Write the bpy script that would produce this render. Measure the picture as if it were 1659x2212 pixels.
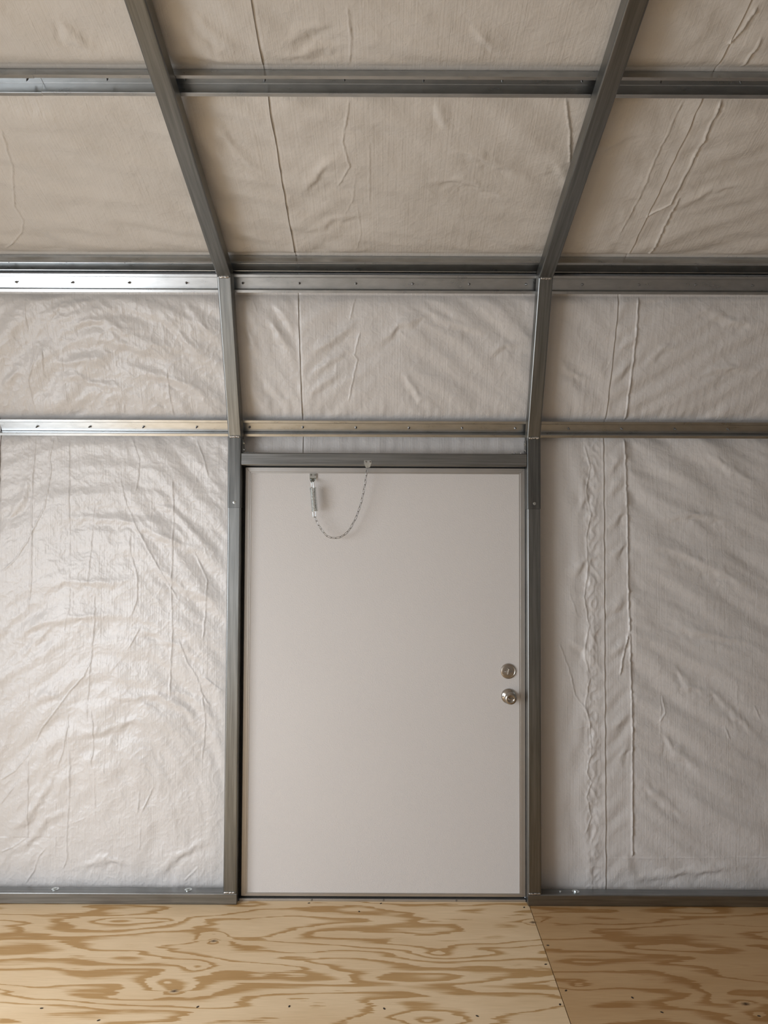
import bpy, bmesh, math, random
import numpy as np
from mathutils import Vector, Matrix

for o in list(bpy.data.objects):
    bpy.data.objects.remove(o)
SC = bpy.context.scene
COL = SC.collection
R = math.radians

# ---------------------------------------------------------------- camera
cam_d = bpy.data.cameras.new('camera')
cam_d.sensor_fit = 'VERTICAL'
cam_d.sensor_height = 36.0
cam_d.lens = 36.0 * 1600.0 / 2212.0
cam_d.clip_start = 0.01
cam = bpy.data.objects.new('camera', cam_d)
COL.objects.link(cam)
cam.matrix_world = (Matrix.Translation((0, 0, 1.575)) @ Matrix.Rotation(R(90 + 1.9), 4, 'X')
                    @ Matrix.Rotation(R(0.25), 4, 'Z'))
SC.camera = cam

# ---------------------------------------------------------------- light
LX = -2.45            # left end wall (holds the open doorway the daylight comes through)
RX = 5.2             # right end wall
OPEN = (-0.25, 2.05, 0.02, 2.10)   # doorway in the left end wall: y0, y1, z0, z1
world = bpy.data.worlds.new('sky')
SC.world = world
world.use_nodes = True
bg = world.node_tree.nodes['Background']
bg.inputs['Color'].default_value = (0.80, 0.90, 1.0, 1)
bg.inputs['Strength'].default_value = 1.6

ld = bpy.data.lights.new('doorway_daylight', 'AREA')
ld.shape = 'RECTANGLE'
ld.size = OPEN[1] - OPEN[0] + 0.1
ld.size_y = OPEN[3] - OPEN[2]
ld.energy = 215.0
ld.color = (0.93, 0.958, 1.0)
lo = bpy.data.objects.new('doorway_daylight', ld)
COL.objects.link(lo)
lo.location = (LX - 0.45, (OPEN[0] + OPEN[1]) / 2, (OPEN[2] + OPEN[3]) / 2 + 0.05)
lo.rotation_euler = (R(90 - 38), 0, R(-90 + 26))   # the open sky stands above and a little behind the doorway

SC.view_settings.view_transform = 'Standard'
SC.view_settings.look = 'None'
SC.view_settings.exposure = -0.64
SC.view_settings.gamma = 1.0
SC.view_settings.use_curve_mapping = False
SC.cycles.max_bounces = 10
SC.cycles.diffuse_bounces = 7
SC.cycles.use_denoising = True

# ---------------------------------------------------------------- helpers
def mesh_obj(name, verts, faces, mat=None, parent=None, smooth=False):
    me = bpy.data.meshes.new(name)
    me.from_pydata([tuple(v) for v in verts], [], [tuple(f) for f in faces])
    me.update()
    if smooth:
        me.shade_smooth()
    if mat:
        me.materials.append(mat)
    o = bpy.data.objects.new(name, me)
    COL.objects.link(o)
    if parent:
        o.parent = parent
    return o

def bm_obj(name, bm, mat=None, parent=None, smooth=False, angle=None):
    me = bpy.data.meshes.new(name)
    bmesh.ops.recalc_face_normals(bm, faces=bm.faces[:])
    bm.to_mesh(me)
    bm.free()
    if smooth:
        me.shade_smooth()
        if angle:
            me.set_sharp_from_angle(angle=R(angle))
    if mat:
        me.materials.append(mat)
    o = bpy.data.objects.new(name, me)
    COL.objects.link(o)
    if parent:
        o.parent = parent
    return o

def share(src, name, parent, mw):
    """a copy that shares mesh data, placed by a world matrix"""
    o = bpy.data.objects.new(name, src.data)
    COL.objects.link(o)
    place(o, parent, mw)
    return o

def place(o, parent, mw):
    if parent is not None:
        o.parent = parent
        o.matrix_local = Matrix.Translation(parent.location).inverted() @ mw
    else:
        o.matrix_world = mw

def thing(name, label, cat, loc=(0, 0, 0), group=None):
    o = bpy.data.objects.new(name, None)
    o.empty_display_size = 0.05
    COL.objects.link(o)
    o.location = loc
    o['label'] = label
    o['category'] = cat
    if group:
        o['group'] = group
    return o

def struct(o):
    o['kind'] = 'structure'
    return o

def keep_world(o, parent):
    """parent a mesh built in world coordinates to an Empty standing elsewhere"""
    o.parent = parent
    o.matrix_local = Matrix.Translation(parent.location).inverted()
    return o

def add_box(bm, x0, x1, y0, y1, z0, z1):
    vs = [bm.verts.new(p) for p in ((x0, y0, z0), (x1, y0, z0), (x1, y1, z0), (x0, y1, z0),
                                    (x0, y0, z1), (x1, y0, z1), (x1, y1, z1), (x0, y1, z1))]
    for f in ((0, 3, 2, 1), (4, 5, 6, 7), (0, 1, 5, 4), (1, 2, 6, 5), (2, 3, 7, 6), (3, 0, 4, 7)):
        bm.faces.new([vs[i] for i in f])
    return vs

def bev_box(x0, x1, y0, y1, z0, z1, b=0.001, seg=2):
    bm = bmesh.new()
    add_box(bm, x0, x1, y0, y1, z0, z1)
    bmesh.ops.recalc_face_normals(bm, faces=bm.faces[:])
    bmesh.ops.bevel(bm, geom=bm.edges[:], offset=b, segments=seg, affect='EDGES', profile=0.5)
    return bm

def rounded_square(h, r, n=4):
    pts = []
    for cx, cy, a0 in ((h - r, h - r, 0), (-h + r, h - r, 90), (-h + r, -h + r, 180), (h - r, -h + r, 270)):
        for i in range(n + 1):
            a = R(a0 + 90 * i / n)
            pts.append((cx + r * math.cos(a), cy + r * math.sin(a)))
    return pts

def sweep(bm, sect, p0, p1, e1, e2, m0=None, m1=None, cap=True):
    """prism of section sect (coordinates along e1, e2) from p0 to p1, end planes with normals m0, m1 (mitres)"""
    p0, p1, e1, e2 = Vector(p0), Vector(p1), Vector(e1), Vector(e2)
    d = (p1 - p0).normalized()
    rings = []
    for p, m in ((p0, m0), (p1, m1)):
        m = Vector(m) if m is not None else d
        ring = []
        for a, b in sect:
            q = a * e1 + b * e2
            t = -(q.dot(m)) / d.dot(m)
            ring.append(bm.verts.new(p + q + t * d))
        rings.append(ring)
    n = len(sect)
    for i in range(n):
        bm.faces.new((rings[0][i], rings[0][(i + 1) % n], rings[1][(i + 1) % n], rings[1][i]))
    if cap:
        bm.faces.new(rings[0][::-1])
        bm.faces.new(rings[1])

def add_wire(bm, pts, rad, sides=8, closed=False):
    """tube along a polyline (parallel-transported rings)"""
    pts = [Vector(p) for p in pts]
    n = len(pts)
    tang = []
    for i in range(n):
        a = pts[(i - 1) % n] if (closed or i > 0) else pts[i]
        b = pts[(i + 1) % n] if (closed or i < n - 1) else pts[i]
        tang.append((b - a).normalized())
    up = Vector((0, 0, 1)) if abs(tang[0].z) < 0.9 else Vector((1, 0, 0))
    u = tang[0].cross(up).normalized()
    rings = []
    for i in range(n):
        u = (u - tang[i] * u.dot(tang[i])).normalized()
        v = tang[i].cross(u)
        rings.append([bm.verts.new(pts[i] + rad * (math.cos(2 * math.pi * k / sides) * u + math.sin(2 * math.pi * k / sides) * v)) for k in range(sides)])
    m = n if closed else n - 1
    for i in range(m):
        a, b = rings[i], rings[(i + 1) % n]
        for k in range(sides):
            bm.faces.new((a[k], a[(k + 1) % sides], b[(k + 1) % sides], b[k]))
    if not closed:
        bm.faces.new(rings[0][::-1])
        bm.faces.new(rings[-1])

def add_lathe(bm, prof, mat4, n=32):
    """profile (radius, height) turned about the local Z axis of mat4"""
    rings = []
    for rr, h in prof:
        if rr < 1e-6:
            rings.append([bm.verts.new(mat4 @ Vector((0, 0, h)))])
        else:
            rings.append([bm.verts.new(mat4 @ Vector((rr * math.cos(2 * math.pi * k / n), rr * math.sin(2 * math.pi * k / n), h))) for k in range(n)])
    for a, b in zip(rings, rings[1:]):
        for k in range(n):
            k2 = (k + 1) % n
            if len(a) == 1 and len(b) == 1:
                continue
            if len(a) == 1:
                bm.faces.new((a[0], b[k2], b[k]))
            elif len(b) == 1:
                bm.faces.new((a[k], a[k2], b[0]))
            else:
                bm.faces.new((a[k], a[k2], b[k2], b[k]))

# ---------------------------------------------------------------- the building's section (y, z)
PA, PB, PC, PD = (np.array(v) for v in ((3.215, 0.0), (3.215, 2.007), (2.964, 2.622), (1.44, 3.093)))
def unit(v): return v / np.linalg.norm(v)
T1, T2, T3 = unit(PB - PA), unit(PC - PB), unit(PD - PC)
def nrm(t): return np.array([t[1], -t[0]])
N1, N2, N3 = nrm(T1), nrm(T2), nrm(T3)
def offset(o):
    """the section line pushed o metres outwards from the inner face of the steel tubes"""
    d = PD + o * N3
    d = d + T3 * ((1.44 - d[0]) / T3[0])
    return (PA + o * N1, PB + o * (N1 + N2) / (1 + N1 @ N2), PC + o * (N2 + N3) / (1 + N2 @ N3), d)
TUBE = 0.057
CHD = 0.038           # depth of the hat channels
INS = TUBE + CHD      # where the insulation facing lies
SEGS = {'W': (0, T1, N1), 'K': (1, T2, N2), 'R': (2, T3, N3)}
def v3(x, yz): return Vector((x, yz[0], yz[1]))
def dirv(t): return Vector((0, t[0], t[1]))

# ---------------------------------------------------------------- materials
def new_mat(name):
    m = bpy.data.materials.new(name)
    m.use_nodes = True
    nt = m.node_tree
    nt.nodes.clear()
    out = nt.nodes.new('ShaderNodeOutputMaterial')
    b = nt.nodes.new('ShaderNodeBsdfPrincipled')
    nt.links.new(b.outputs[0], out.inputs[0])
    return m, nt, b

def node(nt, kind, **kw):
    n = nt.nodes.new(kind)
    for k, v in kw.items():
        if hasattr(n, k):
            setattr(n, k, v)
        else:
            n.inputs[k.replace('_', ' ')].default_value = v
    return n

def noise_n(nt, vec, scale, detail=3, rough=0.5, dist=0.0):
    n = nt.nodes.new('ShaderNodeTexNoise')
    n.inputs['Scale'].default_value = scale
    n.inputs['Detail'].default_value = detail
    n.inputs['Roughness'].default_value = rough
    n.inputs['Distortion'].default_value = dist
    if vec is not None:
        nt.links.new(vec, n.inputs['Vector'])
    return n

def mapped(nt, scale=(1, 1, 1), rot=(0, 0, 0)):
    tc = nt.nodes.new('ShaderNodeTexCoord')
    mp = nt.nodes.new('ShaderNodeMapping')
    mp.inputs['Scale'].default_value = scale
    mp.inputs['Rotation'].default_value = rot
    nt.links.new(tc.outputs['Object'], mp.inputs['Vector'])
    return mp.outputs[0]

def ramp(nt, fac, stops):
    r = nt.nodes.new('ShaderNodeValToRGB')
    els = r.color_ramp.elements
    while len(els) < len(stops):
        els.new(0.5)
    for e, (p, c) in zip(els, stops):
        e.position = p
        e.color = (*c, 1) if len(c) == 3 else c
    nt.links.new(fac, r.inputs[0])
    return r

def mathn(nt, op, a, b=None):
    n = nt.nodes.new('ShaderNodeMath')
    n.operation = op
    for i, v in enumerate((a, b)):
        if v is None:
            continue
        if isinstance(v, (int, float)):
            n.inputs[i].default_value = v
        else:
            nt.links.new(v, n.inputs[i])
    return n.outputs[0]

def bump(nt, h, strength, dist, nxt=None):
    b = nt.nodes.new('ShaderNodeBump')
    b.inputs['Strength'].default_value = strength
    b.inputs['Distance'].default_value = dist
    nt.links.new(h, b.inputs['Height'])
    if nxt is not None:
        nt.links.new(nxt, b.inputs['Normal'])
    return b.outputs[0]

def metal(name, lo_c, hi_c, rough=(0.3, 0.45), streak=(1, 1, 1), scale=30, bumpy=0.0, spec=1.0):
    m, nt, b = new_mat(name)
    v = mapped(nt, streak)
    n = noise_n(nt, v, scale, 4, 0.6)
    r = ramp(nt, n.outputs['Fac'], ((0.3, lo_c), (0.7, hi_c)))
    nt.links.new(r.outputs[0], b.inputs['Base Color'])
    rr = nt.nodes.new('ShaderNodeMapRange')
    rr.inputs['To Min'].default_value, rr.inputs['To Max'].default_value = rough
    nt.links.new(n.outputs['Fac'], rr.inputs['Value'])
    nt.links.new(rr.outputs[0], b.inputs['Roughness'])
    b.inputs['Metallic'].default_value = spec
    if bumpy:
        nt.links.new(bump(nt, n.outputs['Fac'], 0.3, bumpy), b.inputs['Normal'])
    return m

M = {}
# square tube: dull mill-galvanised steel, streaks along each run
M['tube'] = metal('galvanised_tube', (0.175, 0.183, 0.182), (0.285, 0.294, 0.290), (0.30, 0.44), (40, 1.2, 1.2), 3.0)
M['tube_dull'] = metal('weathered_galvanised_tube', (0.11, 0.115, 0.114), (0.22, 0.226, 0.222), (0.34, 0.5), (40, 1.2, 1.2), 3.0)
M['rail'] = metal('galvanised_rail', (0.20, 0.207, 0.208), (0.31, 0.317, 0.316), (0.30, 0.44), (1.2, 40, 40), 3.0)
M['channel'] = metal('bright_galvanised_sheet', (0.42, 0.435, 0.44), (0.52, 0.535, 0.54), (0.24, 0.34), (1, 3, 3), 14.0)
M['weld'] = metal('silver_weld_paint', (0.45, 0.44, 0.43), (0.70, 0.69, 0.67), (0.3, 0.5), (1, 1, 1), 150, 0.001)
M['alu'] = metal('mill_aluminium', (0.50, 0.485, 0.465), (0.54, 0.525, 0.505), (0.42, 0.50), (2, 2, 2), 3.0)
M['zinc'] = metal('bright_zinc', (0.60, 0.65, 0.66), (0.74, 0.78, 0.78), (0.15, 0.25), (1, 1, 1), 60)
M['link'] = metal('zinc_chain_wire', (0.34, 0.34, 0.33), (0.44, 0.44, 0.43), (0.18, 0.28), (1, 1, 1), 60)
M['nickel'] = metal('satin_nickel', (0.42, 0.39, 0.35), (0.50, 0.465, 0.42), (0.20, 0.28), (1, 1, 1), 40)
M['screw'] = metal('screw_steel', (0.25, 0.25, 0.25), (0.5, 0.5, 0.5), (0.3, 0.4), (1, 1, 1), 90)

def plain(name, c, rough=0.6):
    m, nt, b = new_mat(name)
    n = noise_n(nt, mapped(nt), 25, 3)
    r = ramp(nt, n.outputs['Fac'], ((0.3, tuple(x * 0.9 for x in c)), (0.7, tuple(min(1, x * 1.08) for x in c))))
    nt.links.new(r.outputs[0], b.inputs['Base Color'])
    b.inputs['Roughness'].default_value = rough
    return m
M['dark'] = plain('gap_shade_black', (0.015, 0.016, 0.018), 0.7)  # near-black stands in for shade in the door gaps and release hole
M['hole'] = plain('hole_and_gap_shade', (0.03, 0.018, 0.01), 0.8)  # near-black stands in for shade in screw holes and between floor sheets
M['panel_out'] = plain('painted_sheet_metal', (0.55, 0.55, 0.55), 0.5)
M['ground'] = plain('gravel', (0.40, 0.38, 0.35), 0.95)

# insulation facing: woven white vapour barrier with a slight sheen
def insulation_mat(name, c0, c1):
    m, nt, b = new_mat(name)
    v = mapped(nt)
    big = noise_n(nt, v, 2.2, 3)
    r = ramp(nt, big.outputs['Fac'], ((0.3, c0), (0.7, c1)))
    nt.links.new(r.outputs[0], b.inputs['Base Color'])
    b.inputs['Roughness'].default_value = 0.37
    b.inputs['Specular IOR Level'].default_value = 0.55
    ribs = noise_n(nt, mapped(nt, (170, 3, 3)), 1.0, 2, 0.5)
    crumple = noise_n(nt, v, 42, 4, 0.55, 0.6)
    n1 = bump(nt, crumple.outputs['Fac'], 0.35, 0.006)
    n2 = bump(nt, ribs.outputs['Fac'], 0.45, 0.0022, n1)
    nt.links.new(n2, b.inputs['Normal'])
    return m
M['ins'] = insulation_mat('white_woven_vapour_barrier', (0.60, 0.586, 0.575), (0.635, 0.621, 0.610))
M['ins_roof'] = insulation_mat('warm_woven_vapour_barrier', (0.588, 0.560, 0.520), (0.623, 0.594, 0.555))  # roof rolls get a slightly warmer base colour

# white embossed door skin
def door_mat():
    m, nt, b = new_mat('white_pebbled_door_skin')
    v = mapped(nt)
    n = noise_n(nt, v, 210, 2, 0.5)
    big = noise_n(nt, v, 1.3, 2)
    r = ramp(nt, big.outputs['Fac'], ((0.3, (0.60, 0.582, 0.57)), (0.7, (0.62, 0.602, 0.59))))
    nt.links.new(r.outputs[0], b.inputs['Base Color'])
    b.inputs['Roughness'].default_value = 0.45
    b.inputs['Specular IOR Level'].default_value = 0.4
    nt.links.new(bump(nt, n.outputs['Fac'], 0.30, 0.003), b.inputs['Normal'])
    return m
M['door'] = door_mat()

# plywood: growth bands are the contour lines of the 'grain' attribute
def plywood_mat(name, light, mid, brown):
    m, nt, b = new_mat(name)
    at = nt.nodes.new('ShaderNodeAttribute')
    at.attribute_name = 'grain'
    jag = noise_n(nt, mapped(nt, (5, 110, 1)), 1.0, 4, 0.65)
    j2 = noise_n(nt, mapped(nt, (2.2, 20, 1)), 1.0, 3, 0.6)
    g = mathn(nt, 'ADD', at.outputs['Fac'], mathn(nt, 'MULTIPLY', mathn(nt, 'SUBTRACT', jag.outputs['Fac'], 0.5), 0.62))
    g = mathn(nt, 'ADD', g, mathn(nt, 'MULTIPLY', mathn(nt, 'SUBTRACT', j2.outputs['Fac'], 0.5), 0.55))
    t = mathn(nt, 'FRACT', g)
    # late wood runs from hairlines to broad flames
    wn = noise_n(nt, mapped(nt, (1.1, 3.5, 1)), 1.0, 2, 0.5)
    wr = nt.nodes.new('ShaderNodeMapRange')
    wr.inputs['From Min'].default_value, wr.inputs['From Max'].default_value = 0.36, 0.66
    wr.inputs['To Min'].default_value, wr.inputs['To Max'].default_value = 0.26, 1.25
    nt.links.new(wn.outputs['Fac'], wr.inputs['Value'])
    t = mathn(nt, 'SUBTRACT', 1.0, mathn(nt, 'DIVIDE', mathn(nt, 'SUBTRACT', 1.0, t), wr.outputs[0]))
    r = ramp(nt, t, ((0.0, light), (0.42, light), (0.55, mid), (0.68, brown), (0.94, brown), (1.0, light)))
    fib = noise_n(nt, mapped(nt, (9, 420, 1)), 1.0, 3, 0.6)
    fr = ramp(nt, fib.outputs['Fac'], ((0.25, (0.86, 0.84, 0.80)), (0.6, (1, 1, 1))))
    blot = noise_n(nt, mapped(nt, (2.5, 8, 1)), 1.0, 3, 0.5)
    br = ramp(nt, blot.outputs['Fac'], ((0.3, (0.90, 0.86, 0.80)), (0.65, (1, 1, 1))))
    mx = nt.nodes.new('ShaderNodeMix'); mx.data_type = 'RGBA'; mx.blend_type = 'MULTIPLY'
    mx.inputs['Factor'].default_value = 1.0
    nt.links.new(r.outputs[0], mx.inputs['A']); nt.links.new(fr.outputs[0], mx.inputs['B'])
    mx2 = nt.nodes.new('ShaderNodeMix'); mx2.data_type = 'RGBA'; mx2.blend_type = 'MULTIPLY'
    mx2.inputs['Factor'].default_value = 1.0
    nt.links.new(mx.outputs['Result'], mx2.inputs['A']); nt.links.new(br.outputs[0], mx2.inputs['B'])
    # knots: dark cores where the attribute 'knot' peaks
    kn = nt.nodes.new('ShaderNodeAttribute'); kn.attribute_name = 'knot'
    mx3 = nt.nodes.new('ShaderNodeMix'); mx3.data_type = 'RGBA'
    nt.links.new(kn.outputs['Fac'], mx3.inputs['Factor'])
    nt.links.new(mx2.outputs['Result'], mx3.inputs['A'])
    mx3.inputs['B'].default_value = (0.05, 0.025, 0.012, 1)
    nt.links.new(mx3.outputs['Result'], b.inputs['Base Color'])
    b.inputs['Roughness'].default_value = 0.62
    b.inputs['Specular IOR Level'].default_value = 0.25
    nt.links.new(bump(nt, fib.outputs['Fac'], 0.15, 0.0008), b.inputs['Normal'])
    return m
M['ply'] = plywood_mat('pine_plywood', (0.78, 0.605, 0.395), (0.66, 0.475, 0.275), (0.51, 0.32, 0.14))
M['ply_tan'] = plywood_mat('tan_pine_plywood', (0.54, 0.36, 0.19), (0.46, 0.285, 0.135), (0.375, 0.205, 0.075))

# ---------------------------------------------------------------- numpy noise
def _hash(i, j, seed):
    n = (i * 374761393 + j * 668265263 + seed * 1274126177) & 0xFFFFFFFF
    n = ((n ^ (n >> 13)) * 1274126177) & 0xFFFFFFFF
    n = (n ^ (n >> 16)) & 0xFFFFFFFF
    return n.astype(np.float64) * (2 * math.pi / 4294967296.0)

def gnoise(x, y, seed=0):
    """gradient noise, about -0.7..0.7"""
    xi, yi = np.floor(x).astype(np.int64), np.floor(y).astype(np.int64)
    fx, fy = x - xi, y - yi
    u = fx * fx * fx * (fx * (fx * 6 - 15) + 10)
    v = fy * fy * fy * (fy * (fy * 6 - 15) + 10)
    def g(a, b, dx, dy):
        h = _hash(a, b, seed)
        return np.cos(h) * dx + np.sin(h) * dy
    a = g(xi, yi, fx, fy); b = g(xi + 1, yi, fx - 1, fy)
    c = g(xi, yi + 1, fx, fy - 1); d = g(xi + 1, yi + 1, fx - 1, fy - 1)
    return (a + u * (b - a)) * (1 - v) + (c + u * (d - c)) * v

def ridged(x, y, seed):
    return (1 - np.abs(gnoise(x, y, seed)) * 1.8).clip(0, 1) ** 3

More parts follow.
